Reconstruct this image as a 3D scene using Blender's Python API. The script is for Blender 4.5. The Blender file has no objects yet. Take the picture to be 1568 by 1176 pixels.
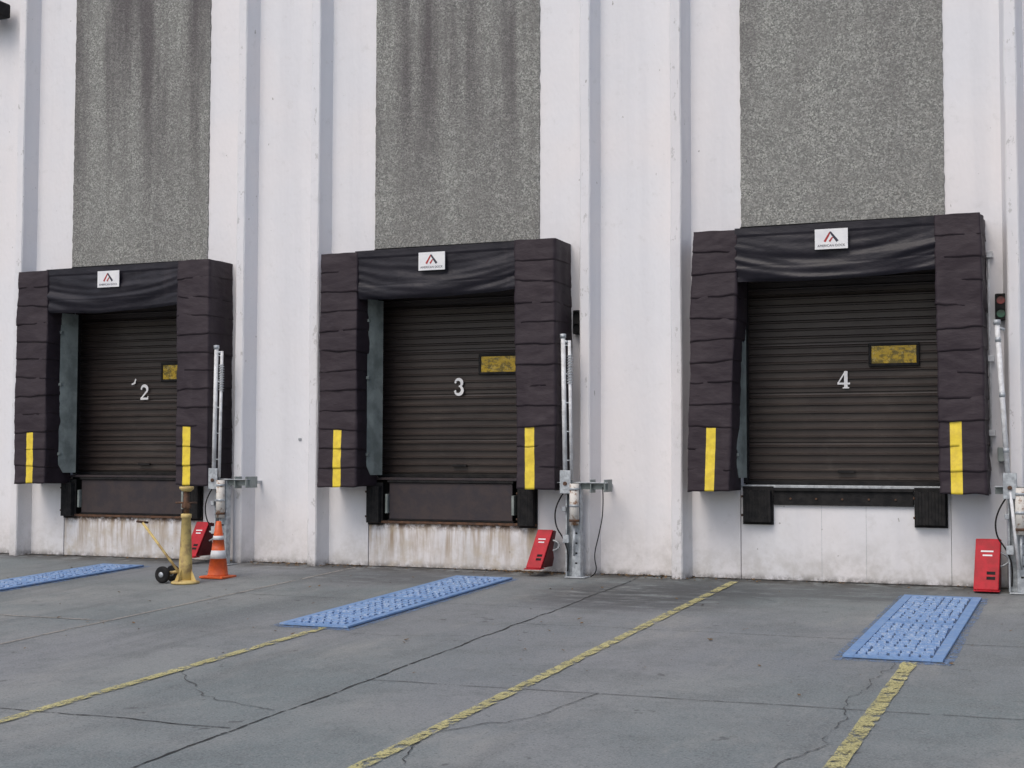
import bpy, math, random
from mathutils import Vector, Matrix, noise
random.seed(4)
sc=bpy.context.scene
G=0.0363
def gz(y): return G*max(y,-40.0) if y<0 else 0.0
C0=-2.788; SP=5.0; P=0.579
CS=[C0-SP*k for k in range(3)]

# ------------------------------------------------------------ materials
class NT:
    def __init__(s,name):
        s.m=bpy.data.materials.new(name); s.m.use_nodes=True
        s.nt=s.m.node_tree; s.b=s.nt.nodes['Principled BSDF']
        s.geo=s.nt.nodes.new('ShaderNodeNewGeometry'); s.pos=s.geo.outputs['Position']
    def n(s,t,**k):
        x=s.nt.nodes.new(t)
        for a,b in k.items(): setattr(x,a,b)
        return x
    def l(s,a,b): s.nt.links.new(a,b)
    def put(s,inp,v):
        if isinstance(v,bpy.types.NodeSocket): s.l(v,inp)
        else:
            if isinstance(v,(tuple,list)) and len(v)==3 and inp.type=='RGBA': v=(*v,1)
            inp.default_value=v
    def map(s,scale=(1,1,1),loc=(0,0,0),rot=(0,0,0)):
        x=s.n('ShaderNodeMapping'); x.inputs['Scale'].default_value=scale; x.inputs['Location'].default_value=loc
        x.inputs['Rotation'].default_value=rot
        s.l(s.pos,x.inputs['Vector']); return x.outputs[0]
    def noise(s,scale=1,detail=4,rough=.55,vec=None,dist=0):
        x=s.n('ShaderNodeTexNoise'); x.inputs['Scale'].default_value=scale; x.inputs['Detail'].default_value=min(detail,4)
        x.inputs['Roughness'].default_value=rough; x.inputs['Distortion'].default_value=dist
        s.l(vec if vec else s.pos,x.inputs['Vector']); return x.outputs['Fac']
    def vor(s,scale=10,vec=None,out='Distance'):
        x=s.n('ShaderNodeTexVoronoi'); x.inputs['Scale'].default_value=scale
        s.l(vec if vec else s.pos,x.inputs['Vector']); return x.outputs[out]
    def ramp(s,f,a,b,lo=0.,hi=1.):
        x=s.n('ShaderNodeMapRange'); x.interpolation_type='SMOOTHSTEP'
        s.put(x.inputs['Value'],f); 
        for k,v in zip(('From Min','From Max','To Min','To Max'),(a,b,lo,hi)): x.inputs[k].default_value=v
        return x.outputs[0]
    def math(s,op,a,b=0.):
        x=s.n('ShaderNodeMath',operation=op); s.put(x.inputs[0],a); s.put(x.inputs[1],b); return x.outputs[0]
    def mix(s,f,a,b,mode='MIX'):
        x=s.n('ShaderNodeMix',data_type='RGBA',blend_type=mode)
        s.put(x.inputs[0],f); s.put(x.inputs[6],a); s.put(x.inputs[7],b); return x.outputs[2]
    def xyz(s):
        x=s.n('ShaderNodeSeparateXYZ'); s.l(s.pos,x.inputs[0]); return x.outputs
    def bump(s,h,strength=.3,dist=.01,prev=None):
        x=s.n('ShaderNodeBump'); x.inputs['Strength'].default_value=strength; x.inputs['Distance'].default_value=dist
        s.l(h,x.inputs['Height'])
        if prev: s.l(prev,x.inputs['Normal'])
        s.l(x.outputs[0],s.b.inputs['Normal']); return x.outputs[0]
    def out(s,col,rough=.8,metal=0.,spec=None):
        s.put(s.b.inputs['Base Color'],col); s.put(s.b.inputs['Roughness'],rough); s.b.inputs['Metallic'].default_value=metal
        if spec is not None: s.b.inputs['Specular IOR Level'].default_value=spec
        return s.m

def simple(name,c1,c2=None,rough=.6,metal=0,scale=8,lo=.35,hi=.65,bump=0,bs=60,spec=None):
    t=NT(name); c2=c2 or tuple(x*.75 for x in c1)
    f=t.ramp(t.noise(scale,4,.65),lo,hi)
    if bump: t.bump(t.noise(bs,2),bump,.005)
    return t.out(t.mix(f,c1,c2),rough,metal,spec)

def wall_mat(name='white_painted_concrete',stain=0):
    t=NT(name); X,Y,Z=t.xyz()
    f=t.ramp(t.noise(.45,3),.35,.65)
    c=t.mix(f,(.735,.735,.760),(.775,.748,.752))
    st=t.ramp(t.noise(1,4,.6,t.map((2.2,2.2,.12))),.46,.78,0,.38)
    c=t.mix(st,c,(.59,.59,.62))
    sp=t.ramp(t.noise(5,4,.75),.56,.72,0,.30)
    c=t.mix(sp,c,(.56,.55,.54))
    ch=t.ramp(t.noise(16,3,.5,t.map((1,1,.6),(3,1,4))),.725,.745,0,.75)
    c=t.mix(ch,c,(.33,.31,.29))
    ed=t.math('MULTIPLY',t.ramp(Y,-.236,-.249),t.ramp(t.noise(11,4,.7,t.map((1,1,.5),(8,1,1))),.60,.66,0,.6))
    c=t.mix(ed,c,(.42,.41,.40))
    d=t.math('MULTIPLY',t.ramp(Z,.8,-.1),t.ramp(t.noise(3.0,4,.75),.35,.7,.08,.7))
    c=t.mix(d,c,(.43,.41,.38))
    b=t.ramp(Z,.10,-.03); b=t.math('MULTIPLY',b,t.ramp(t.noise(7,4,.75),.35,.6))
    c=t.mix(b,c,(.12,.11,.10))
    if stain:
        dr=t.ramp(t.noise(1,4,.7,t.map((6,6,.6),(stain,0,0))),.40,.66)
        zz=t.ramp(Z,-.15,.55,.18,.95)
        c=t.mix(t.math('MULTIPLY',dr,zz),c,(.31,.22,.13))
        top=t.math('MULTIPLY',t.ramp(Z,.45,.57),t.ramp(t.noise(14,4,.7),.36,.58))
        c=t.mix(top,c,(.09,.05,.03))
        c=t.mix(t.ramp(t.noise(4,4,.7,t.map((1,1,1),(7,stain,0))),.45,.75,0,.6),c,(.48,.41,.31))
    t.bump(t.noise(1.6,4,.72,t.map((1,1,.6))),.45,.05)
    return t.out(c,.75,0,.3)
M_WALL=wall_mat(); M_INF=wall_mat('stained_dock_concrete',1.7)

def agg_mat():
    t=NT('exposed_aggregate'); X,Y,Z=t.xyz()
    v=t.vor(62,None,'Color'); bw=t.n('ShaderNodeRGBToBW'); t.l(v,bw.inputs[0])
    peb=t.ramp(bw.outputs[0],.10,.95)
    c=t.mix(peb,(.165,.168,.158),(.46,.46,.43))
    c=t.mix(t.ramp(t.noise(15,4,.78),.42,.60,0,.50),c,(.195,.198,.186))
    c=t.mix(t.ramp(t.noise(2.2,4,.7),.40,.66,0,.45),c,(.215,.212,.202))
    st=t.ramp(t.noise(1,4,.62,t.map((1.5,1.5,.10),(.6,0,.3))),.40,.62)
    st=t.math('MULTIPLY',st,t.ramp(Z,4.3,7.0,.25,1.0))
    st=t.math('MULTIPLY',st,t.ramp(X,-3.5,-6.,.30,1.))
    c=t.mix(t.math('MULTIPLY',st,.75),c,(.092,.080,.086))
    t.bump(t.noise(36,3,.75),.9,.016)
    return t.out(c,.9,0,.2)
M_AGG=agg_mat()

def ground_mat():
    t=NT('concrete_apron'); X,Y,Z=t.xyz()
    f=t.ramp(t.noise(.35,4,.6),.38,.62)
    c=t.mix(f,(.168,.198,.200),(.245,.258,.252))
    c=t.mix(t.ramp(t.noise(.18,2,.5,t.map((1,1,1),(5,2,0))),.42,.62,0,.5),c,(.205,.208,.232))
    c=t.mix(t.ramp(t.noise(1.8,4,.78),.42,.68,0,.6),c,(.132,.146,.148))
    c=t.mix(t.ramp(t.noise(1.1,4,.75,t.map((1,.35,1),(0,9,0))),.52,.72,0,.55),c,(.32,.315,.295))
    c=t.mix(t.ramp(t.noise(1,4,.7,t.map((1.7,.13,1),(2.3,0,0))),.50,.70,0,.45),c,(.10,.108,.112))
    c=t.mix(t.ramp(t.noise(75,2,.6),.40,.66,0,.45),c,(.34,.34,.33))
    c=t.mix(t.ramp(t.noise(50,2,.6,t.map((1,1,1),(4,4,4))),.56,.7,0,.55),c,(.085,.09,.095))
    # drips and spots
    c=t.mix(t.ramp(t.noise(4.5,3,.6,t.map((1,.8,1),(7,3,0))),.68,.74,0,.6),c,(.07,.07,.072))
    for cx,cy,rx,ry,am in ((-4.7,-1.7,1.5,1.6,.85),(-8.2,-1.1,1.6,.9,.5),(-2.9,-1.0,2.2,.8,.55)):
        dx=t.math('DIVIDE',t.math('SUBTRACT',X,cx),rx); dy=t.math('DIVIDE',t.math('SUBTRACT',Y,cy),ry)
        r=t.math('ADD',t.math('MULTIPLY',dx,dx),t.math('MULTIPLY',dy,dy))
        m=t.math('MULTIPLY',t.ramp(r,1.2,.0,0,am),t.ramp(t.noise(2.4,4,.75,t.map((.8,2,1))),.3,.56))
        c=t.mix(m,c,(.068,.068,.070))
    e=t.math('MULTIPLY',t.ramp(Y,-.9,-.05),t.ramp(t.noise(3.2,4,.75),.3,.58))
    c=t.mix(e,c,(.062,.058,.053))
    t.bump(t.noise(14,4,.8),.4,.02)
    return t.out(c,.78,0,.3)
M_GROUND=ground_mat()

def worn(name,col,wear=.5,ws=9,fr=(0,1)):
    t=NT(name)
    f=t.math('MAXIMUM',t.ramp(t.noise(ws,4,.82),wear,wear+.12),t.ramp(t.noise(60,3,.7),wear+.04,wear+.16))
    c=t.mix(t.ramp(t.noise(3,3),.3,.7,0,.6),col,tuple(x*.65 for x in col))
    m=t.out(c,.7,0,.3)
    tr=t.n('ShaderNodeBsdfTransparent'); mx=t.n('ShaderNodeMixShader'); o=t.nt.nodes['Material Output']
    t.l(f,mx.inputs[0]); t.l(t.b.outputs[0],mx.inputs[1]); t.l(tr.outputs[0],mx.inputs[2]); t.l(mx.outputs[0],o.inputs[0])
    return m
M_YLINE=worn('worn_yellow_paint',(.56,.51,.24),.48)
M_BOVER=worn('blue_overspray',(.20,.30,.48),.44,14)
M_CRACK=worn('crack_shadow',(.045,.045,.045),.53,8)  # dark colour of the joint and crack strips
M_FOOT=simple('wall_foot_dirt',(.02,.02,.02),(.05,.045,.04),.95)
M_JOINT=worn('joint_filler',(.09,.09,.09),.50,6)
M_LJOINT=worn('pale_joint_filler',(.36,.34,.31),.50,5)

def fabric(name,c1,c2,rough=.5,bump=.5):
    t=NT(name)
    c=t.mix(t.ramp(t.noise(2.2,4,.6),.35,.68),c1,c2)
    c=t.mix(t.ramp(t.noise(1,4,.7,t.map((6,6,1.2))),.56,.8,0,.22),c,(.09,.075,.08))
    t.bump(t.noise(5,4,.6,t.map((1,1,2.2),(0,0,0),(0,.5,0))),bump,.03)
    return t.out(c,rough,0,.28)
M_PAD=fabric('dark_brown_vinyl',(.031,.022,.028),(.042,.031,.037),.58,.32)
M_HEAD=fabric('black_vinyl',(.013,.012,.018),(.021,.019,.026),.42,.3)
M_YTAPE=simple('yellow_vinyl',(.88,.67,.05),(.74,.54,.05),.5,scale=12)
M_BLACK=simple('black_rubber',(.012,.012,.013),(.024,.023,.023),.8,scale=10,bump=.3,spec=.2)
M_DARK=simple('dark_cavity',(.01,.01,.01),(.014,.013,.013),.9)
M_GUARD=simple('grey_green_steel',(.28,.315,.30),(.17,.195,.185),.5,0,scale=4,bump=.3,bs=8)
def door_mat():
    t=NT('brown_painted_steel'); X,Y,Z=t.xyz()
    c=t.mix(t.ramp(t.noise(1.5,4),.35,.7),(.029,.021,.019),(.044,.033,.029))
    c=t.mix(t.ramp(t.noise(1,4,.7,t.map((.9,1,22))),.52,.75,0,.55),c,(.09,.073,.062))
    c=t.mix(t.ramp(t.noise(2.5,4,.75,t.map((1,1,1),(4,0,9))),.56,.75,0,.35),c,(.085,.072,.064))
    return t.out(c,.42,0,.5)
M_DOOR=door_mat()
M_LIP=simple('rusty_dark_plate',(.030,.024,.029),(.046,.033,.033),.7,scale=5,bump=.4,bs=20)
M_WHITE=simple('white_vinyl',(.80,.80,.80),(.72,.72,.74),.5)
M_GALV=simple('galvanised_steel',(.50,.53,.55),(.30,.32,.34),.45,.3,scale=14,bump=.2)
M_PALE=simple('pale_paint',(.76,.77,.78),(.56,.56,.56),.5,scale=10)
M_RUSTW=simple('rusty_white',(.66,.63,.58),(.24,.13,.07),.7,scale=12,lo=.5,hi=.66)
M_RED=simple('red_paint',(.50,.010,.024),(.36,.010,.018),.5,scale=7,spec=.3)
M_REDSH=simple('dark_red_paint',(.16,.008,.012),(.10,.008,.010),.5,scale=7,spec=.3)  # shaded copy of the red, side shading put into the colour
M_REDD=simple('red_logo',(.45,.03,.03),rough=.6)
M_INK=simple('dark_ink',(.03,.03,.05),rough=.6)
t=NT('amber_acrylic')  # reflection of sunlit trees painted into the pane colour
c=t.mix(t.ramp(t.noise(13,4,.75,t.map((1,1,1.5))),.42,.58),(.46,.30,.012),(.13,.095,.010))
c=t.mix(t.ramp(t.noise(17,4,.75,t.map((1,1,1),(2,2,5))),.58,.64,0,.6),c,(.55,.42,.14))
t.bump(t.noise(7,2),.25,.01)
M_TREEREFL=t.out(c,.12,0,.45)
M_ORANGE=simple('orange_plastic',(.80,.14,.03),(.62,.10,.03),.45,scale=9)
M_YOLD=simple('old_yellow_paint',(.62,.47,.18),(.34,.23,.11),.7,scale=9,lo=.42,hi=.70,bump=.3)
M_RUST=simple('rust',(.13,.065,.035),(.06,.035,.025),.85,scale=14,bump=.4)
t=NT('blue_paint_steel')
c=t.mix(t.ramp(t.noise(5,4,.7),.35,.7),(.20,.33,.58),(.28,.42,.66))
c=t.mix(t.ramp(t.noise(24,4,.75),.50,.64,0,.65),c,(.58,.65,.73))
M_BLUE=t.out(c,.5,0,.5)
t=NT('blue_paint_frame')
c=t.mix(t.ramp(t.noise(5,4,.7),.35,.7),(.17,.29,.52),(.22,.35,.57))
c=t.mix(t.ramp(t.noise(18,4,.75),.54,.66,0,.6),c,(.38,.44,.50))
M_BLUEF=t.out(c,.6,0,.3)
M_BLUED=simple('blue_paint_worn',(.055,.105,.215),(.10,.13,.17),.7,scale=16,lo=.42,hi=.6)  # worn blue, colour darkened to paint the dark gaps between treads
M_LENSR=simple('red_lens',(.22,.02,.02),rough=.2); M_LENSG=simple('green_lens',(.02,.12,.07),rough=.2)
M_LEAF=simple('dry_leaf',(.20,.12,.05),(.09,.06,.035),.8,scale=30)

# ------------------------------------------------------------ mesh helpers
def empty(name,loc):
    o=bpy.data.objects.new(name,None); o.location=loc; o.empty_display_size=.2
    bpy.context.collection.objects.link(o); return o
def mk(name,vs,fs,mats,par=None,smooth=False,bevel=0,fm=None,seg=2):
    me=bpy.data.meshes.new(name); L=Vector(par.location) if par else Vector((0,0,0))
    me.from_pydata([tuple(Vector(v)-L) for v in vs],[],fs)
    if not isinstance(mats,(list,tuple)): mats=[mats]
    for m in mats: me.materials.append(m)
    if fm:
        for p,i in zip(me.polygons,fm): p.material_index=i
    if smooth:
        for p in me.polygons: p.use_smooth=True
    me.update()
    o=bpy.data.objects.new(name,me); bpy.context.collection.objects.link(o)
    if par: o.parent=par
    if bevel:
        b=o.modifiers.new('b','BEVEL'); b.width=bevel; b.segments=seg; b.limit_method='ANGLE'
    return o
BF=[(0,3,2,1),(4,5,6,7),(0,1,5,4),(1,2,6,5),(2,3,7,6),(3,0,4,7)]
def box(name,x0,x1,y0,y1,z0,z1,mat,par=None,bevel=.004):
    v=[(x0,y0,z0),(x1,y0,z0),(x1,y1,z0),(x0,y1,z0),(x0,y0,z1),(x1,y0,z1),(x1,y1,z1),(x0,y1,z1)]
    return mk(name,v,BF,mat,par,bevel=bevel)
def boxes(name,lst,mat,par=None,bevel=.003):
    V=[];F=[]
    for (x0,x1,y0,y1,z0,z1) in lst:
        n=len(V); V+=[(x0,y0,z0),(x1,y0,z0),(x1,y1,z0),(x0,y1,z0),(x0,y0,z1),(x1,y0,z1),(x1,y1,z1),(x0,y1,z1)]
        F+=[tuple(i+n for i in f) for f in BF]
    return mk(name,V,F,mat,par,bevel=bevel,seg=1)
def lathe(name,prof,org,axis,mat,par=None,n=24,smooth=True,fmf=None):
    ax=Vector(axis).normalized(); a=ax.orthogonal().normalized(); b=ax.cross(a); org=Vector(org)
    V=[];F=[];fm=[]
    for r,h in prof:
        for i in range(n):
            t=2*math.pi*i/n; V.append(org+ax*h+(a*math.cos(t)+b*math.sin(t))*max(r,1e-4))
    for j in range(len(prof)-1):
        for i in range(n):
            F.append((j*n+i,j*n+(i+1)%n,(j+1)*n+(i+1)%n,(j+1)*n+i)); fm.append(fmf(j) if fmf else 0)
    F.append(tuple(reversed(range(n)))); fm.append(fm[0]); F.append(tuple((len(prof)-1)*n+i for i in range(n))); fm.append(fm[-2])
    o=mk(name,V,F,mat,par,fm=fm)
    for p in o.data.polygons: p.use_smooth=smooth and len(p.vertices)==4
    return o
def cyl(name,p0,p1,r,mat,par=None,n=16,r1=None):
    p0=Vector(p0);p1=Vector(p1);h=(p1-p0).length
    return lathe(name,[(r,0),(r if r1 is None else r1,h)],p0,p1-p0,mat,par,n)
def wire(name,pts,r,mat,par=None):
    L=Vector(par.location) if par else Vector((0,0,0))
    c=bpy.data.curves.new(name,'CURVE'); c.dimensions='3D'; c.bevel_depth=r; c.bevel_resolution=2
    s=c.splines.new('NURBS' if len(pts)<40 else 'POLY'); s.points.add(len(pts)-1)
    for p,q in zip(s.points,pts): p.co=(*(Vector(q)-L),1)
    if s.type=='NURBS': s.use_endpoint_u=True; s.order_u=3
    c.materials.append(mat); o=bpy.data.objects.new(name,c); bpy.context.collection.objects.link(o)
    if par:o.parent=par
    return o
def ribbon(name,pts,ws,y,mat,par):
    V=[];F=[]
    for i,(x,z) in enumerate(pts):
        a=Vector(pts[max(i-1,0)]);b=Vector(pts[min(i+1,len(pts)-1)]);d=(b-a).normalized();nn=Vector((-d.y,d.x))*ws[i]/2
        V+=[(x+nn.x,y,z+nn.y),(x-nn.x,y,z-nn.y)]
    for i in range(len(pts)-1): F.append((2*i,2*i+1,2*i+3,2*i+2))
    return mk(name,V,F,mat,par)

# ------------------------------------------------------------ ground
xs=[-300,-60,-20,-10,-5,0,10,60,300]; ys=[-600,-40,-20,-10,-5,0,2,80]
V=[(x,y,gz(y)) for y in ys for x in xs]; nx=len(xs)
F=[(j*nx+i,j*nx+i+1,(j+1)*nx+i+1,(j+1)*nx+i) for j in range(len(ys)-1) for i in range(nx-1)]
mk('ground',V,F,M_GROUND)

def gstrip(name,pts,w,mat,lift=.004,jag=0,step=.12,wj=0,par=None):
    P2=[]
    for (a,b) in zip(pts[:-1],pts[1:]):
        a=Vector(a);b=Vector(b);n=max(1,int((b-a).length/step))
        for i in range(n): P2.append(a.lerp(b,i/n))
    P2.append(Vector(pts[-1])); sd=random.random()*100
    Q=[]
    for i,p in enumerate(P2):
        j=Vector((noise.noise(Vector((p.x*1.7,p.y*1.7,sd)))+.6*noise.noise(Vector((p.x*7,p.y*7,sd))),noise.noise(Vector((p.x*1.7,p.y*1.7,sd+9)))+.6*noise.noise(Vector((p.x*7,p.y*7,sd+9)))))*jag
        Q.append(p+j)
    V=[];F=[]
    for i,p in enumerate(Q):
        d=(Q[min(i+1,len(Q)-1)]-Q[max(i-1,0)]).normalized(); nn=Vector((-d.y,d.x))*(w/2)*(1+wj*noise.noise(Vector((i*.9,sd,0))))
        for s in (1,-1):
            q=p+nn*s; V.append((q.x,q.y,gz(q.y)+lift))
    for i in range(len(Q)-1): F.append((2*i,2*i+1,2*i+3,2*i+2))
    return mk(name,V,F,mat,par)
ylp=empty('yellow_lane_lines',(0,0,0))
gstrip('line_1',[(-6.81,-4.96),(-6.81,-22)],.10,M_YLINE,.010,.004,.12,.25,par=ylp)
gstrip('line_2',[(-3.99,-.35),(-3.93,-22)],.10,M_YLINE,.010,.004,.12,.25,par=ylp)
gstrip('line_3',[(-1.43,-5.08),(-1.40,-22)],.115,M_YLINE,.010,.004,.12,.25,par=ylp)
gstrip('line_4',[(-11.9,-5),(-11.9,-22)],.10,M_YLINE,.010,.004,.12,.25,par=ylp)
jp=empty('pavement_joints',(0,0,0))
gstrip('joint_1',[(-5.16,-.25),(-5.22,-22)],.017,M_CRACK,.004,.035,.07,1.2,jp)
gstrip('joint_2',[(-9.05,-.2),(-9.3,-22)],.05,M_LJOINT,.004,.008,.2,.3,jp)
gstrip('joint_3',[(-30,-8.85),(-5.25,-8.87)],.014,M_CRACK,.005,.03,.07,1.1,jp)
gstrip('joint_4',[(-5.2,-7.1),(6,-6.75)],.012,M_JOINT,.005,.02,.1,.8,jp)
gstrip('joint_5',[(-20,-5.15),(-9.1,-5.2)],.04,M_LJOINT,.005,.01,.1,.6,jp)
gstrip('joint_6',[(-.4,-.3),(-.45,-22)],.014,M_JOINT,.004,.01,.1,.6,jp)
gstrip('joint_7',[(-16.,-1),(-16,-20)],.02,M_JOINT,.004,.01,.1,.6,jp)
gstrip('joint_8',[(-9.1,-3.0),(-5.2,-3.05)],.012,M_JOINT,.005,.02,.1,.6,jp)
gstrip('joint_9',[(-5.2,-4.1),(4,-3.95)],.012,M_JOINT,.005,.02,.1,.6,jp)
cr=empty('pavement_cracks',(0,0,0))
for i,p in enumerate([[(-3.35,-7.05),(-3.45,-7.8),(-3.9,-8.6),(-3.8,-9.4)],
    [(-1.5,-5.1),(-1.65,-6.6),(-1.6,-8.),(-1.85,-9.2)],
    [(-6.8,-7.2),(-6.2,-7.9),(-5.9,-8.1),(-5.25,-8.3)],
    [(-5.2,-1.5),(-4.4,-1.7),(-3.6,-1.6),(-3.0,-1.9)],
    [(-5.2,-4.9),(-6.,-5.2),(-6.6,-5.1)]]):
    gstrip('crack_%d'%i,p,.008,M_JOINT if i else M_CRACK,.0065,.09,.05,1.1,cr)

gstrip('wall_foot_joint',[(-20,-.02),(4,-.02)],.06,M_FOOT,.006,.014,.07,.9)
V=[];F=[];rr=random.Random(3)
for i in range(750):
    u=rr.random()
    if u<.82: x=rr.choice([rr.uniform(-15,0),rr.gauss(-5.2,.6),rr.gauss(-9.9,.6),rr.gauss(-6.6,.3)]); y=-abs(rr.gauss(.03,.13))-.03
    else: x=rr.uniform(-14,0);y=rr.uniform(-7,-.3)
    s=rr.uniform(.008,.028);a=rr.random()*6.3;n=len(V);z=gz(y)+.009
    for k,(dx,dy,dz) in enumerate(((-1,-.4,0),(0,-.6,.3),(1,0,rr.random()*.7),(0,.6,.4),(-.8,.5,0))):
        V.append((x+s*(dx*math.cos(a)-dy*math.sin(a)),y+s*(dx*math.sin(a)+dy*math.cos(a)),z+s*dz))
    F.append(tuple(range(n,n+5)))
mk('fallen_leaves',V,F,M_LEAF)

# ------------------------------------------------------------ building
bld=empty('warehouse_building',(-7.8,0,0))
HO=1.205; ZO=3.85
xb=[-45]
for c in reversed(CS): xb+=[c-HO,c+HO]
xb+=[25]; V=[];F=[]
def quad(a,b,c,d):
    n=len(V);V.extend([a,b,c,d]);F.append((n,n+1,n+2,n+3))
for i in range(len(xb)-1):
    x0,x1=xb[i],xb[i+1]; hole=(i%2==1)
    z0=ZO if hole else -.6
    quad((x0,0,z0),(x1,0,z0),(x1,0,13),(x0,0,13))
    if hole:
        quad((x0,0,-.6),(x0,.3,-.6),(x0,.3,ZO),(x0,0,ZO)); quad((x1,.3,-.6),(x1,0,-.6),(x1,0,ZO),(x1,.3,ZO))
        quad((x0,0,ZO),(x0,.3,ZO),(x1,.3,ZO),(x1,0,ZO))
quad((-45,0,13),(25,0,13),(25,30,13),(-45,30,13)); quad((-45,30,-.6),(-45,0,-.6),(-45,0,13),(-45,30,13))
quad((25,0,-.6),(25,30,-.6),(25,30,13),(25,0,13)); quad((25,30,-.6),(-45,30,-.6),(-45,30,13),(25,30,13))
mk('walls',V,F,M_WALL,bld)
box('roof_coping',-45.1,25.1,-.33,.3,13.002,13.25,M_GALV,bld)
V=[];F=[]
for k in range(-5,8):
    c=C0-SP*k
    for s in (-1,1):
        x=c+s*1.918; sd=k*7+s; N=90; n=len(V)
        for j in range(N+1):
            z=-.3+13.3*j/N; w=.062+.005*noise.noise(Vector((sd,z*1.3,0))); o=.008*noise.noise(Vector((sd,z*.7,5))); e1=.016*abs(noise.noise(Vector((sd,z*6,9))))
            V+=[(x-.125,.002,z),(x-w-.006+o,-.235,z),(x-w+.006+o+e1,-.25,z),(x+w-.006+o-e1,-.25,z),(x+w+.006+o,-.235,z),(x+.125,.002,z)]
        for j in range(N):
            for q in range(5):
                a=n+j*6+q; F.append((a,a+1,a+7,a+6))
mk('wall_ribs',V,F,M_WALL,bld)
for k in range(-3,7):
    c=C0-SP*k; c+= .05 if k in(1,2) else 0
    x0,x1=c-1.179,c+1.179; zb=4.205; N=170; L=[];R=[]
    for j in range(N+1):
        z=zb+(12.6-zb)*j/N
        L.append((x0+.012*noise.noise(Vector((z*9,k,0)))+.008*noise.noise(Vector((z*30,k,4))),z))
        R.append((x1+.012*noise.noise(Vector((z*9,k,8)))+.008*noise.noise(Vector((z*30,k,12))),z))
    V=[];F=[]
    for (a,z),(b,_) in zip(L,R): V+=[(a,.0,z),(a+.004,-.018,z),(b-.004,-.018,z),(b,.0,z)]
    for j in range(N):
        for q in range(3): n=j*4+q;F.append((n,n+1,n+5,n+4))
    F.append((3,2,1,0)); mk('aggregate_panel_%d'%(k+3),V,F,M_AGG,bld)
    box('panel_reveal_%d'%(k+3),x0-.01,x1+.01,-.006,.0,zb-.03,zb-.002,M_DARK,bld,0)  # dark strip paints the shadow line under the panel
for k,c in enumerate(CS):
    z1=1.10 if k==0 else .565
    V=[(c-HO+.006,.012,-.5),(c+HO-.006,.012,-.5),(c+HO-.006,.012,z1),(c-HO+.006,.012,z1),(c-HO+.006,.29,z1),(c+HO-.006,.29,z1)]
    mk('dock_face_%d'%k,V,[(0,1,2,3),(3,2,5,4)],M_WALL if k==0 else M_INF,bld)
    if k==0:
        boxes('formwork_line',[(c-.25,c-.247,.010,.0125,0,.95),(c+.26,c+.263,.010,.0125,0,.95)],M_GALV,bld,0)
boxes('wall_fixings',[(-10.06,-10.02,-.02,0,1.66,1.69),(-9.80,-9.76,-.02,0,1.66,1.69)],M_GALV,bld,.002)

fl=empty('wall_floodlight',(-15.3,-.25,8.12))
box('housing',-15.55,-15.05,-.42,-.12,8.0,8.22,M_BLACK,fl,.03)
box('bracket',-15.36,-15.24,-.13,.0,8.05,8.17,M_GALV,fl)
cyl('lens',(-15.3,-.3,8.0),(-15.3,-.33,7.97),.12,M_PALE,fl)

# ------------------------------------------------------------ dock doors
def digit(d,cx,cz,h,par,y):
    s=h
    def arc(c,r,a0,a1,n=14,ry=None): 
        ry=ry or r
        return [(c[0]+r*math.cos(math.radians(a0+(a1-a0)*i/n)),c[1]+ry*math.sin(math.radians(a0+(a1-a0)*i/n))) for i in range(n+1)]
    st=[]
    if d==4:
        st=[([(.12,-.5),(.12,.5)],[.20,.20]),([(.09,.47),(-.33,-.2)],[.08,.08]),([(-.36,-.22),(.36,-.22)],[.11,.11]),([(-.06,-.465),(.31,-.465)],[.07,.07])]
    if d==3:
        a=arc((0,.24),.24,160,-75); b=arc((0,-.22),.27,85,-160)
        st=[(a,[.09+.12*math.sin(math.pi*i/14) for i in range(15)]),(b,[.09+.13*math.sin(math.pi*i/14) for i in range(15)]),([(-.24,.24),(-.19,.33)],[.14,.14]),([(-.26,-.24),(-.19,-.33)],[.15,.15])]
    if d==2:
        a=arc((0,.22),.26,170,-30); a+=[(-.05,-.2),(-.30,-.46)]
        st=[(a,[.09+.13*math.sin(math.pi*i/16) for i in range(17)]),([(-.30,-.43),(.32,-.43)],[.15,.15]),([(.30,-.5),(.33,-.26)],[.08,.07]),([(-.26,.22),(-.2,.32)],[.14,.14])]
    for i,(p,w) in enumerate(st): ribbon('numeral_stroke_%d'%i,[(cx+a*s,cz+b*s) for a,b in p],[q*s for q in w],y-.0006*i,M_WHITE,par)
SILL=[1.13,1.18,1.18]
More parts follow.
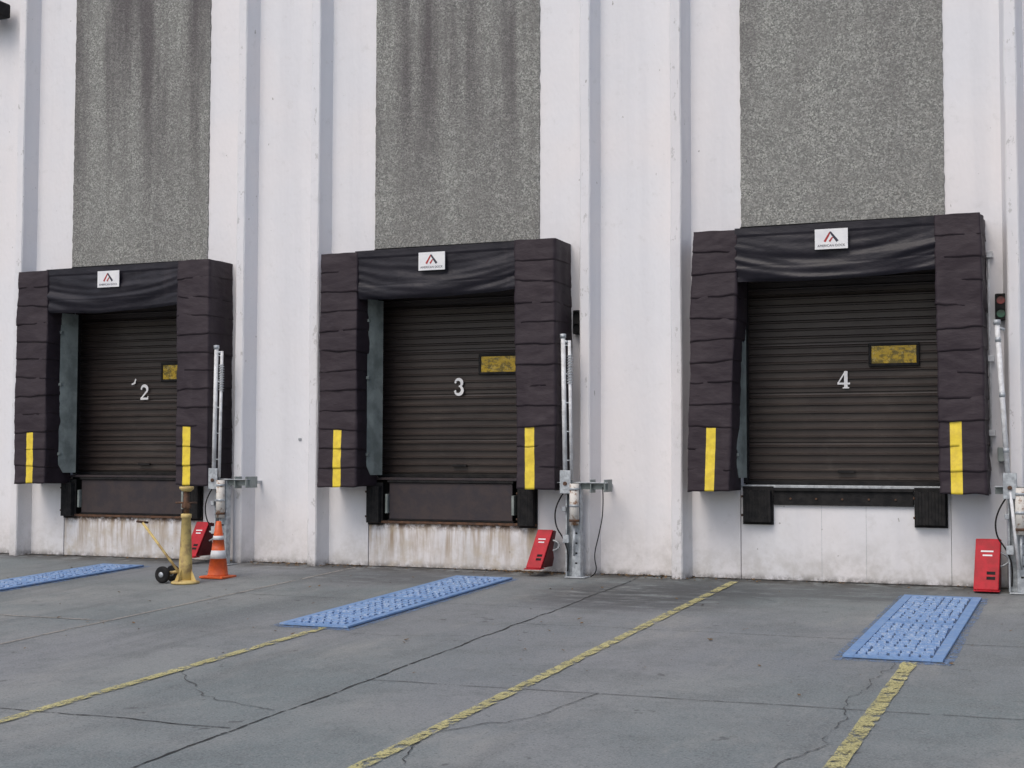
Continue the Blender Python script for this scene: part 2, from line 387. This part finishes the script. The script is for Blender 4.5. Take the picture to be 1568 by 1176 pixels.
for k,c in enumerate(CS):
    e=empty('loading_dock_door' if k==0 else 'loading_dock_door.%03d'%k,(c,.3,SILL[k]))
    zs=SILL[k]; V=[];F=[];prof=[]; z=zs; sec=0
    while z<3.95:
        sec+=1
        if sec%6==0: prof+=[(z,.302),(z+.004,.325),(z+.014,.325),(z+.018,.300)]; z+=.018
        prof+=[(z,.300),(z+.046,.298),(z+.052,.272),(z+.066,.270),(z+.082,.300)]; z+=.096
    NXD=24
    for z,y in prof:
        for i in range(NXD+1):
            x=c-1.24+2.48*i/NXD
            V.append((x,y+.005*noise.noise(Vector((x*1.3,z*1.5,k)))+.0015*noise.noise(Vector((x*6,z*9,k))),z))
    for j in range(len(prof)-1):
        for i in range(NXD):
            a=j*(NXD+1)+i; F.append((a,a+1,a+NXD+2,a+NXD+1))
    mk('ribbed_panels',V,F,M_DOOR,e)
    box('backing',c-1.24,c+1.24,.34,.36,zs-.05,4,M_DARK,e,0)
    box('bottom_seal',c-1.2,c+1.2,.262,.302,zs-.012,zs+.03,M_BLACK,e)
    box('sill_angle',c-1.2,c+1.2,.0,.30,zs-.045,zs-.014,M_GALV if k==0 else M_LIP,e,.003)
    zo=.02
    wx0,wx1,wz0,wz1=c+.27,c+.85,2.49+zo,2.765+zo
    boxes('window_frame',[(wx0,wx1,.250,.300,wz1-.035,wz1),(wx0,wx1,.250,.300,wz0,wz0+.035),(wx0,wx0+.035,.250,.300,wz0+.035,wz1-.035),(wx1-.035,wx1,.250,.300,wz0+.035,wz1-.035)],M_BLACK,e,.006)
    box('window_pane',wx0+.03,wx1-.03,.261,.295,wz0+.03,wz1-.03,M_TREEREFL,e,0)
    digit((4,3,2)[k],c-.02,2.36,.205,e,.262)
    boxes('door_tracks',[(c-1.203,c-1.15,.17,.24,zs,3.84),(c+1.15,c+1.203,.17,.24,zs,3.84)],M_BLACK,e,.004)
    box('lift_handle',c-.1,c+.1,.25,.277,zs+.13,zs+.16,M_BLACK,e)
    if k==2:
        ribbon('tape_mark',[(c-.24,2.48),(c-.19,2.50),(c-.17,2.56)],[.02,.03,.02],.262,M_WHITE,e)

# ------------------------------------------------------------ levelers / bumpers
for k,c in enumerate(CS):
    e=empty('dock_leveler' if k==0 else 'dock_leveler.%03d'%k,(c,0,1.0))
    if k==0:
        box('face_channel',c-.80,c+.80,-.03,.0115,.885,1.085,M_BLACK,e,.006)
        box('channel_lip',c-.80,c+.80,-.06,-.031,1.05,1.085,M_BLACK,e,.004)
        for i in range(5): cyl('bolt_%d'%i,(c-.6+.3*i,-.03,.96),(c-.6+.3*i,-.045,.96),.012,M_RUST,e,8)
    else:
        box('pit_back',c-1.198,c+1.198,.18,.28,.57,1.13,M_DARK,e,0)
        box('pit_floor_plate',c-1.198,c+1.198,-.02,.178,.567,.60,M_RUST,e,.004)
        box('lip_plate',c-.89,c+.86,-.005,.03,.625,1.10,M_LIP,e,.006)
        boxes('lip_edges',[(c-.91,c+.88,-.03,.04,1.102,1.13),(c-.91,c+.88,-.012,.03,.605,.622)],M_BLACK,e,.004)
        boxes('lip_lugs',[(c-.93,c-.895,-.05,.05,.70,.95),(c+.865,c+.90,-.05,.05,.70,.95)],M_GUARD,e,.004)
    f=empty('dock_bumper' if k==0 else 'dock_bumper.%03d'%(2*k),(c-1.,0,.9)); 
    g=empty('dock_bumper.%03d'%(2*k+1),(c+1.,0,.9))
    if k==0: rg=[(c-1.17,c-.805,.66),(c+.805,c+1.17,.66)]
    else: rg=[(c-1.20,c-.98,.555),(c+.95,c+1.20,.555)]
    for pr,(a,b,z0) in zip((f,g),rg):
        box('mount_plate',a,b,-.018,-.001 if k==0 else .0,z0-.01,1.10,M_BLACK,pr,.003)
        nl=9
        boxes('rubber_laminations',[(a+.02+(b-a-.04)*i/nl,a+.02+(b-a-.04)*(i+.97)/nl,-.105-.002*(i%2),-.019,z0+.02,1.06-.004*(i%3)) for i in range(nl)],M_BLACK,pr,.002)
        for zz in (z0+.10,.98): cyl('bolt',(a-.004,-.08,zz),(a+.012,-.08,zz),.014,M_RUST,pr,8)

# ------------------------------------------------------------ dock shelters (seals)
def padpath(sg,xi,xo,c,p,stripe):
    pts=[]; r=.022
    def seg(a,b,n,nrm,st=False):
        for i in range(n): 
            t=i/n; pts.append((a[0]+(b[0]-a[0])*t,a[1]+(b[1]-a[1])*t,nrm[0],nrm[1],st))
    so,si=c+sg*xo,c+sg*xi
    seg((so,0),(so,-p+r),14,(sg,0))
    for a in (20,45,70):
        t=math.radians(a); pts.append((so-sg*r+sg*r*math.cos(t),-p+r-r*math.sin(t),sg*math.cos(t),-math.sin(t),False))
    s0,s1=stripe
    seg((so-sg*r,-p),(c+sg*s1,-p),9,(0,-1)); seg((c+sg*s1,-p),(c+sg*s0,-p),5,(0,-1),True); seg((c+sg*s0,-p),(si+sg*r,-p),6,(0,-1))
    pts.append((si+sg*r,-p,0,-1,False))
    for a in (20,45,70):
        t=math.radians(a); pts.append((si+sg*r-sg*r*math.sin(t),-p+r-r*math.cos(t),-sg*math.sin(t),-math.cos(t),False))
    seg((si,-p+r),(si,0),8,(-sg,0)); pts.append((si,0,-sg,0,False))
    return pts
def pad(name,par,c,sg,top,bot,zt,zb,seed,stripe,ny=3):
    rnd=random.Random(seed); n=12; V=[];F=[];fm=[]
    hs=[rnd.uniform(.90,1.10) for _ in range(n)]; tot=sum(hs); zs=[zt]
    for h in hs: zs.append(zs[-1]-(zt-zb)*h/tot)
    tl=[0]+[rnd.uniform(-.07,.07) for _ in range(n-1)]+[.02]
    wr=[rnd.uniform(-1.6,1.6) for _ in range(n)]
    R=11
    pA=padpath(sg,top[0],top[1],c,P,stripe); nc=len(pA)
    for i in range(n):
        base=len(V)
        for j in range(R+2):
            t=min(j/R,1.0)
            for q,(x,y,nx_,ny_,st) in enumerate(pA):
                u=q/(nc-1)
                za=zs[i]+tl[i]*(u-.5)+.012*noise.noise(Vector((u*5,i,seed))) +(.03 if i else 0)
                zc=zs[i+1]+tl[i+1]*(u-.5)+.016*noise.noise(Vector((u*6,i+1,seed+2)))
                z=za+(zc-za)*t
                hfrac=(zt-z)/(zt-zb)
                ish=(bot[0]-top[0])*hfrac; osh=(bot[1]-top[1])*hfrac
                au=abs(x-c); w=(au-top[0])/(top[1]-top[0]); dx=sg*(ish*(1-w)+osh*w)
                off=.001+.0050*t
                s_=(x-y)
                big=Vector((s_*1.6+seed,seed*.7,z*1.2)); nv=Vector((s_*2.0+seed+z*wr[i]*2.0,seed*.7+i*.35,z*3.6))
                off+=.018*noise.noise(big)+.011*noise.noise(nv)*min(1,t*2+.2)+.006*noise.noise(nv*2.7)+.003*noise.noise(nv*7)
                if abs(nx_)>.9 and y<-.03: off+=.018*noise.noise(Vector((y*5+seed,z*1.3,3)))
                if j==R+1: off-=.009; z+=.002
                V.append((x+dx+nx_*off,y+ny_*off if y<-.001 else y,z))
        for j in range(R+1):
            for q in range(nc-1):
                a=base+j*nc+q; f=(a,a+1,a+nc+1,a+nc)
                F.append(f if sg>0 else tuple(reversed(f))); fm.append(1 if (pA[q][4] and i>=n-ny) else 0)
    o=mk(name,V,F,[M_PAD,M_YTAPE],par,smooth=True,fm=fm)
    xs_=sorted((c+sg*(top[0]+.02),c+sg*(top[1]-.02)))
    box(name+'_foam_top',xs_[0],xs_[1],-P+.02,0,zt-.1,zt+.002,M_PAD,par,.01)
    xs_=sorted((c+sg*(bot[0]+.02),c+sg*(bot[1]-.02)))
    box(name+'_foam_bottom',xs_[0],xs_[1],-P+.02,-.001,zb+.015,zb+.06,M_PAD,par,.01)
for k,c in enumerate(CS):
    e=empty('dock_shelter' if k==0 else 'dock_shelter.%03d'%k,(c,0,2.5))
    if k==0: pad('side_pad_1',e,c,-1,(1.08,1.625),(1.20,1.70),4.085,1.045,11,(1.27,1.39))
    else: pad('side_pad_1',e,c,-1,(1.08,1.625),(1.085,1.64),4.085,1.045,11+k*5,(1.285,1.40))
    ro=(1.605,1.625) if k==0 else (1.64,1.66)
    pad('side_pad_2',e,c,1,(1.12,ro[0]),(1.15,ro[1]),4.115,1.045,31+k*7,(1.235,1.36),3)
    NX=90;NZ=50;V=[];F=[]; x0,x1=c-1.12,c+1.16
    for j in range(NZ+1):
        t=j/NZ
        for i in range(NX+1):
            u=i/NX; s=2*u-1; x=x0+(x1-x0)*u
            zbt=3.50+.02*s-.04*(1-s*s)+.02*noise.noise(Vector((u*4,k,3)))
            z=4.098+.008*u-(4.10-zbt)*t
            off=.006*t
            off+=.030*t*noise.noise(Vector((u*1.6+k*9,(t-.25*(1-s*s))*5.0,k*3.3)))*2
            off+=.012*min(1,t*2)*noise.noise(Vector((u*3.0+k*4,(t+.22*s*s)*9,k+5)))*1.6
            if t<.16: off+=.010
            if .70<t<.74: off-=.010*(.5+noise.noise(Vector((u*5,k,1))))
            if t>.95: off-=(t-.95)*.5
            V.append((x,-P+.02-off,z))
    for j in range(NZ):
        for i in range(NX):
            a=j*(NX+1)+i;F.append((a+NX+1,a+NX+2,a+1,a))
    mk('head_curtain',V,F,M_HEAD,e,smooth=True)
    box('head_frame',c-1.10,c+1.14,-P+.09,0,3.60,4.09,M_HEAD,e,.02)
    lx,lz=c,3.91
    box('logo_plate',lx-.185,lx+.185,-P-.035,-P-.028,lz-.115,lz+.115,M_WHITE,e,.002)
    yy=-P-.0365
    ribbon('logo_chevron_1',[(lx-.075,lz-.03),(lx-.01,lz+.08)],[.026,.018],yy,M_REDD,e)
    ribbon('logo_chevron_2',[(lx-.012,lz+.08),(lx+.07,lz-.03)],[.020,.030],yy-.0005,M_INK,e)
    ribbon('logo_chevron_3',[(lx-.02,lz-.03),(lx+.015,lz+.02)],[.022,.014],yy-.001,M_REDD,e)
    tc=bpy.data.curves.new('logo_text','FONT'); tc.body='AMERICAN DOCK'; tc.size=.038; tc.align_x='CENTER'
    to=bpy.data.objects.new('logo_text',tc); to.rotation_euler=(math.pi/2,0,0); tc.materials.append(M_INK)
    bpy.context.collection.objects.link(to); to.parent=e; to.location=(0,-P-.038,lz-.088-2.5)
    for sg in (-1,1):
        a0,a1=(1.075,.99) if k else (1.175,1.12)
        N=40;V=[];F=[]
        for j in range(N+1):
            z=1.2+(3.50-1.2)*j/N; taper=.10*max(0,(1.32-z)/.12) if z<1.32 else 0
            b=.018*noise.noise(Vector((z*1.8,k,3)))+.006*noise.noise(Vector((z*7,k,3)))
            y0=-.30+taper+.012*noise.noise(Vector((z*4,k,sg)))
            for q in range(5):
                t=q/4; V.append((c+sg*(a0+(a1-a0)*t)+sg*b*math.sin(math.pi*t)-sg*(.012 if q in(1,2) else 0),y0+(-.02-y0)*t,z))
        for j in range(N):
            for q in range(4): a=j*5+q; F.append((a,a+1,a+6,a+5))
        mk('jamb_guard_%d'%(sg+2),V,F,M_GUARD,e,smooth=True)
        boxes('jamb_clips_%d'%(sg+2),[(min(c+sg*a0-sg*.03,c+sg*a0+sg*.01),max(c+sg*a0-sg*.03,c+sg*a0+sg*.01),-.315,-.26,z,z+.04) for z in (1.45,2.45,3.2)],M_GUARD,e,.003)

# ------------------------------------------------------------ safety barriers
def helix(cx,cy,z0,z1,r,turns,n=140):
    return [(cx+r*math.cos(2*math.pi*turns*i/n),cy+r*math.sin(2*math.pi*turns*i/n),z0+(z1-z0)*i/n) for i in range(n+1)]
for k,c in enumerate(CS):
    xa,xbm=[(1.77,1.865),(1.75,1.78),(1.755,1.735)][k]
    y=-.42; e=empty('dock_safety_barrier' if k==0 else 'dock_safety_barrier.%03d'%k,(c+xbm,y,0)); X=c+xbm
    g0=gz(y)
    box('post',X+.055,X+.165,y-.055,y+.055,g0+.012,1.14,M_GALV,e,.008)
    box('base_plate',X-.02,X+.24,y-.12,y+.12,g0+.001,g0+.014,M_GALV,e,.003)
    boxes('post_stiffeners',[(X-.03,X-.012,y-.05,y+.05,g0+.014,1.1),(X-.012,X+.054,y+.03,y+.042,g0+.014,1.1)],M_GALV,e,.002)
    boxes('post_holes',[(X+.095,X+.125,y-.0565,y-.0545,z,z+.02) for z in (.15,.27,.39,.51)],M_DARK,e,0)
    cyl('counter_cylinder',(X+.105,y-.11,.62),(X+.105,y-.11,1.12),.058,M_RUSTW,e,20)
    for zz in (.66,.84,1.04): cyl('strap',(X+.105,y-.11,zz),(X+.105,y-.11,zz+.03),.063,M_RUST if zz<.7 else M_GALV,e,20)
    cyl('cylinder_rod',(X+.105,y-.11,.25),(X+.105,y-.11,.62),.014,M_GALV,e)
    L2=.50 if k else .20
    box('cross_bracket',X-.16,X+L2,y-.012,y+.012,1.05,1.13,M_GUARD,e,.003)
    box('bracket_flange',X-.16,X+L2,y-.08,y-.013,1.125,1.137,M_GALV,e,.002)
    if k: 
        boxes('bracket_end',[(X+L2-.03,X+L2-.015,y-.08,y+.20,1.02,1.17),(X+L2-.21,X+L2-.195,y-.07,y+.10,1.01,1.17)],M_GUARD,e,.003)
        box('bracket_arm_to_wall',X+L2-.12,X+L2-.08,y+.012,-.003,1.07,1.11,M_GALV,e,.003)
    else: box('bracket_arm_to_wall',X+.0,X+.04,y+.05,-.003,1.07,1.11,M_GALV,e,.003)
    boxes('pivot_plates',[(X-.07,X+.07,y-.075,y-.065,1.0,1.28),(X-.07,X+.07,y-.145,y-.135,1.0,1.28)],M_GALV,e,.003)
    cyl('pivot_pin',(X,y-.16,1.12),(X,y-.05,1.12),.024,M_RUST,e)
    ax=c+xa; ya=y-.10; zb,zt=1.16,2.92
    def lx(z,o): return X+(ax-X)*(z-zb)/(zt-zb)+o
    cyl('arm_rail_1',(lx(zb,-.015),ya,zb),(lx(zt,-.015),ya,zt),.028,M_PALE,e)
    if k:
        cyl('arm_rail_2',(lx(zb,.06),ya+.02,zb),(lx(zt-.06,.06),ya+.02,zt-.06),.020,M_PALE,e)
        for z in [1.4+.35*i for i in range(5)]: cyl('rung',(lx(z,-.01),ya,z),(lx(z,.055),ya+.02,z),.008,M_GALV,e,8)
        wire('spring',helix(lx(2.5,.06),ya+.02,2.32,2.68,.032,11),.006,M_GALV,e)
    else:
        for z in (1.5,2.1,2.7): cyl('collar',(lx(z,-.015),ya,z),(lx(z,-.015),ya,z+.05),.033,M_GALV,e)
        cyl('lower_link',(X,ya-.03,1.12),(X+.08,ya-.03,.25),.018,M_PALE,e)
    cyl('arm_cap',(lx(zt,-.015),ya,zt-.03),(lx(zt,-.015),ya,zt+.02),.038,M_GALV,e)
    cyl('arm_hook',(lx(zt,-.015),ya,zt-.06),(lx(zt,.065),ya+.02,zt-.09),.016,M_GALV,e)
    if k==1: wire('cable',[(X+.44,y-.03,1.08),(X+.46,y-.05,.8),(X+.40,y-.06,.5),(X+.34,y-.08,.25),(X+.38,y-.03,.05),(X+.28,y-.02,.0)],.007,M_BLACK,e)
    wire('hose',[(X-.05,y-.08,1.0),(X-.15,y-.1,.85),(X-.16,y-.06,.6),(X-.04,y-.07,.45),(X+.02,y-.06,.25),(X+.0,y-.06,.06)],.009,M_BLACK,e)
    boxes('latch_blocks',[(X-.05,X+.03,y-.10,y-.06,.40,.50),(X-.06,X-.01,y-.10,y-.06,.78,.84)],M_GALV,e,.006)

# red wheel chocks hung by each bay
for k,c in enumerate(CS):
    X=c+[1.62,1.43,1.42][k]; e=empty('wheel_chock' if k==0 else 'wheel_chock.%03d'%k,(X,-.2,0.1))
    w=.115 if k==0 else .085; z0=gz(-.4)+.10; h=.46; yo=0
    if k==0: z0=gz(-.5)+.035; h=.54
    dx=-.09 if k else -.02
    def rb(name,pts2,xa,xb,mat,bv=.008):
        n=len(pts2)
        V=[(X+xa+(dx*(1-(z-z0)/h)),y,z) for y,z in pts2]+[(X+xb+(dx*(1-(z-z0)/h)),y,z) for y,z in pts2]
        F=[tuple(reversed(range(n))),tuple(range(n,2*n))]+[(i,(i+1)%n,n+(i+1)%n,n+i) for i in range(n)]
        return mk(name,V,F,mat,e,bevel=bv)
    rb('body',[(-.46,z0+.02),(-.14,z0+.02),(-.14,z0+h-.02),(-.285,z0+h-.02)],-w,w,M_REDSH,.010)
    rb('face_plate',[(-.50,z0),(-.475,z0),(-.295,z0+h),(-.32,z0+h)],-w-.015,w+.015,M_RED,.008)
    rb('side_flange',[(-.465,z0),(-.10,z0),(-.10,z0+.10),(-.24,z0+h*.6),(-.24,z0+h-.01),(-.285,z0+h-.01)],w+.003,w+.018,M_REDSH,.003)
    rb('foot_lip',[(-.56,z0-.015),(-.40,z0-.015),(-.40,z0-.002),(-.56,z0-.002)],-w-.01,w+.03,M_RED,.003)
    def fy(z,o): return -.50+.18*(z-z0)/h-o
    q=w/.115
    for n_,za,zb_,ha,hb,m in (('label_text',z0+h*.74,z0+h*.77,-.07,.06,M_WHITE),('label_text_2',z0+h*.66,z0+h*.69,-.05,.05,M_WHITE),('slot',z0+h*.30,z0+h*.36,.00,.09,M_BLACK),('slot_2',z0+h*.20,z0+h*.26,.00,.09,M_BLACK)):
        o_=.003; sx=lambda z:dx*(1-(z-z0)/h)
        mk(n_,[(X+ha*q+sx(za),fy(za,o_),za),(X+hb*q+sx(za),fy(za,o_),za),(X+hb*q+sx(zb_),fy(zb_,o_),zb_),(X+ha*q+sx(zb_),fy(zb_,o_),zb_)],[(0,1,2,3)],m,e)
    wire('carry_handle',[(X+w+.01,-.3,z0+h*.72),(X+w+.09,-.3,z0+h*.68),(X+w+.09,-.3,z0+h*.5),(X+w+.01,-.3,z0+h*.45)],.012,M_GALV,e)
    box('hanger',X-.03,X+.03,-.14,-.0,z0+.2,z0+.3,M_GALV,e)

# signal lights on the wall (the middle bay's lenses are black)
for k,c in list(enumerate(CS))[:2]:
    X=c+1.775; e=empty('dock_traffic_light' if k==0 else 'dock_traffic_light.%03d'%k,(X,-.1,3.1))
    box('housing',X-.062,X+.062,-.12,-.02,2.97,3.27,M_BLACK,e,.012); box('mount',X-.02,X+.02,-.02,.0,3.05,3.2,M_GALV,e)
    for z,m in ((3.195,M_LENSR),(3.045,M_LENSG)):
        cyl('lens',(X,-.120,z),(X,-.128,z),.045,m if k==0 else M_BLACK,e,24)
        V=[];F=[];n=14
        for i in range(n+1):
            a=math.radians(-20+220*i/n); V+=[(X+.05*math.cos(a),-.118,z+.05*math.sin(a)),(X+.05*math.cos(a),-.118-.06*max(.2,math.sin(a)),z+.05*math.sin(a))]
        for i in range(n): F.append((2*i,2*i+1,2*i+3,2*i+2))
        mk('visor',V,F,M_BLACK,e)
e=empty('electrical_conduit',(C0+1.7,0,2))
c=C0
cyl('conduit',(c+1.645,-.03,1.5),(c+1.645,-.03,3.75),.012,M_PALE,e)
for z in (3.72,2.55,1.72): box('junction_box',c+1.625,c+1.695,-.075,0,z-.035,z+.035,M_PALE,e,.006)
box('control_box',c+1.72,c+1.82,-.17,-.02,1.40,1.56,M_GUARD,e,.01)
e2=empty('dock_control_box',(C0+2.15,0,1.2))
box('enclosure',c+2.06,c+2.2,-.12,0,1.1,1.35,M_GUARD,e2,.01); box('cover',c+2.075,c+2.185,-.128,-.121,1.12,1.33,M_PALE,e2,.003)
wire('flex_conduit',[(c+2.12,-.06,1.1),(c+2.1,-.08,.8),(c+2.16,-.07,.5),(c+2.1,-.06,.1)],.012,M_BLACK,e2)

# ------------------------------------------------------------ traffic cone
cx,cy=-10.15,-1.75; cz=gz(cy)+.001; e=empty('traffic_cone',(cx,cy,cz))
mk('base',[(cx+a,cy+b,cz+z) for z,q in ((0,.165),(.025,.165),(.03,.15)) for a,b in ((-q,-q),(q,-q),(q,q),(-q,q))],[(3,2,1,0),(0,1,5,4),(1,2,6,5),(2,3,7,6),(3,0,4,7),(4,5,9,8),(5,6,10,9),(6,7,11,10),(7,4,8,11),(8,9,10,11)],M_ORANGE,e,bevel=.006)
pr=[(.135,.028),(.125,.045),(.100,.24),(.1015,.24),(.085,.34),(.083,.34),(.068,.47),(.0695,.47),(.062,.52),(.060,.52),(.034,.69),(.026,.70)]
lathe('cone_body',pr,(cx,cy,cz),(0,0,1),[M_ORANGE,M_WHITE],e,32,fmf=lambda j:1 if j in(3,7) else 0)
# ------------------------------------------------------------ trailer stand
sx,sy=-10.20,-2.36; sz=gz(sy)+.001; e=empty('trailer_stand',(sx,sy,sz))
lathe('base_plate',[(.17,0),(.17,.018),(.15,.03),(.07,.045)],(sx,sy,sz),(0,0,1),M_YOLD,e,28)
mk('gussets',[v for a in (0,1.57,3.14,4.71) for v in ((sx+.06*math.cos(a),sy+.06*math.sin(a),sz+.03),(sx+.155*math.cos(a),sy+.155*math.sin(a),sz+.03),(sx+.06*math.cos(a),sy+.06*math.sin(a),sz+.22))],[(0,1,2),(3,4,5),(6,7,8),(9,10,11)],M_YOLD,e)
lathe('column',[(.082,.03),(.078,.25),(.054,.78),(.064,.785),(.064,.83),(.04,.835)],(sx,sy,sz),(0,0,1),M_YOLD,e,24)
cyl('jack_screw',(sx,sy,sz+.83),(sx,sy,sz+1.1),.036,M_RUST,e)
lathe('nut',[(.055,0),(.06,.02),(.055,.06)],(sx,sy,sz+.90),(0,0,1),M_RUST,e,6,smooth=False)
lathe('top_plate',[(.05,0),(.085,.03),(.09,.055),(.08,.06)],(sx,sy,sz+1.10),(0,0,1),M_YOLD,e,20)
cyl('turn_handle',(sx-.12,sy-.05,sz+.965),(sx+.12,sy+.05,sz+.965),.012,M_RUST,e)
wx,wy=sx-.27,sy-.03
cyl('axle',(wx,wy-.08,sz+.10),(wx,wy+.16,sz+.10),.014,M_RUST,e)
for q,yy in enumerate((wy-.08,wy+.13)):
    lathe('wheel_%d'%q,[(.03,-.005),(.068,-.004),(.086,0),(.10,.012),(.10,.038),(.086,.05),(.03,.055)],(wx,yy,sz+.101),(0,1,0),M_BLACK,e,28)
    lathe('hub_%d'%q,[(.034,0),(.030,.004),(.012,.010)],(wx,yy-.006,sz+.101),(0,-1,0),M_GALV,e,20)
cyl('frame_arm',(wx,wy,sz+.11),(sx-.05,sy,sz+.15),.018,M_YOLD,e)
cyl('tow_handle',(wx+.20,wy-.0,sz+.13),(sx-.60,sy-.05,sz+.72),.016,M_YOLD,e)
cyl('tow_grip',(sx-.62,sy-.13,sz+.735),(sx-.58,sy+.03,sz+.715),.014,M_RUST,e)

# ------------------------------------------------------------ blue steel ground plates
def lifted(v,l): return (v[0],v[1],gz(v[1])+l)
for k,(x0,x1,y0,y1) in enumerate([(-1.97,-1.19,-5.02,-1.08),(-7.31,-6.57,-4.92,-.86),(-12.50,-11.84,-4.9,-.98)]):
    e=empty('blue_steel_grate' if k==0 else 'blue_steel_grate.%03d'%k,((x0+x1)/2,(y0+y1)/2,gz((y0+y1)/2)))
    V=[];F=[];fm=[]
    def gb(a,b,c_,d,l0,l1,m,sl=0):
        n=len(V)
        for z in (l0,l1):
            for (x,yq) in ((a,c_),(b,c_),(b,d),(a,d)): V.append(lifted((x,yq),z))
        for f in BF: F.append(tuple(i+n for i in f)); fm.append(m)
    gb(x0,x1,y0,y1,.006,.012,1)
    w=.085; rq=random.Random(k)
    gb(x0,x0+w,y0,y1,.0125,.028,2); gb(x1-w,x1,y0,y1,.0125,.028,2)
    ny=2
    for q in range(ny+1):
        yy=y0+(y1-y0-w)*q/ny; gb(x0+w+.002,x1-w-.002,yy,yy+w,.0125,.027,2)
    pitch=.150; yy=y0+w+.05; row=0
    while yy<y1-w-.08:
        inb=any(abs(yy+.04-(y0+(y1-y0-w)*q/ny+w/2))<.09 for q in range(ny+1))
        if not inb:
            nseg=7; wx_=(x1-x0-2*w-.02)/nseg
            for s_ in range(nseg):
                a=x0+w+.012+wx_*s_+rq.uniform(-.004,.004); b=a+wx_*rq.choice((.80,.74,.97))
                b=min(b,x1-w-.010)
                if b>a+.02: gb(a,b,yy,yy+.070,.0125,.034,0)
        yy+=pitch; row+=1
    mk('tread_plate',V,F,[M_BLUE,M_BLUED,M_BLUEF],e,fm=fm)
    gstrip('overspray',[((x0+x1)/2,y0-.10),((x0+x1)/2,y1+.10)],x1-x0+.14,M_BOVER,.0045,0,.2,.05,par=e)

# ------------------------------------------------------------ light, sky, camera
w=bpy.data.worlds.new('World'); sc.world=w; w.use_nodes=True; nt=w.node_tree
bg=nt.nodes['Background']; sk=nt.nodes.new('ShaderNodeTexSky'); sk.sky_type='NISHITA'; sk.sun_disc=False
EL=math.radians(50); RO=math.radians(194)
sk.sun_elevation=EL; sk.sun_rotation=RO; sk.air_density=1.0; sk.dust_density=3.0; sk.ozone_density=.7
nt.links.new(sk.outputs[0],bg.inputs[0]); bg.inputs[1].default_value=.15
d=Vector((math.sin(RO)*math.cos(EL),math.cos(RO)*math.cos(EL),math.sin(EL)))
ld=bpy.data.lights.new('sun','SUN'); ld.energy=1.0; ld.angle=math.radians(30); ld.color=(1,.97,.92)
lo=bpy.data.objects.new('sun',ld); bpy.context.collection.objects.link(lo); lo.rotation_euler=d.to_track_quat('Z','Y').to_euler(); lo.location=d*30

yaw,pitch,roll=0.3913,0.0515,0.0024
Fv=Vector((-math.sin(yaw)*math.cos(pitch),math.cos(yaw)*math.cos(pitch),math.sin(pitch)))
Rv=Vector((math.cos(yaw),math.sin(yaw),0)); Uv=Rv.cross(Fv)
R2=Rv*math.cos(roll)+Uv*math.sin(roll); U2=-Rv*math.sin(roll)+Uv*math.cos(roll)
m=Matrix((( R2.x,U2.x,-Fv.x,0),(R2.y,U2.y,-Fv.y,-16.818),(R2.z,U2.z,-Fv.z,1.4314),(0,0,0,1)))
cd=bpy.data.cameras.new('camera'); cd.sensor_width=36; cd.lens=2188.6/1568*36; cd.clip_end=2000
co=bpy.data.objects.new('camera',cd); bpy.context.collection.objects.link(co); co.matrix_world=m; sc.camera=co
sc.view_settings.view_transform='Standard'; sc.view_settings.look='None'; sc.view_settings.exposure=0
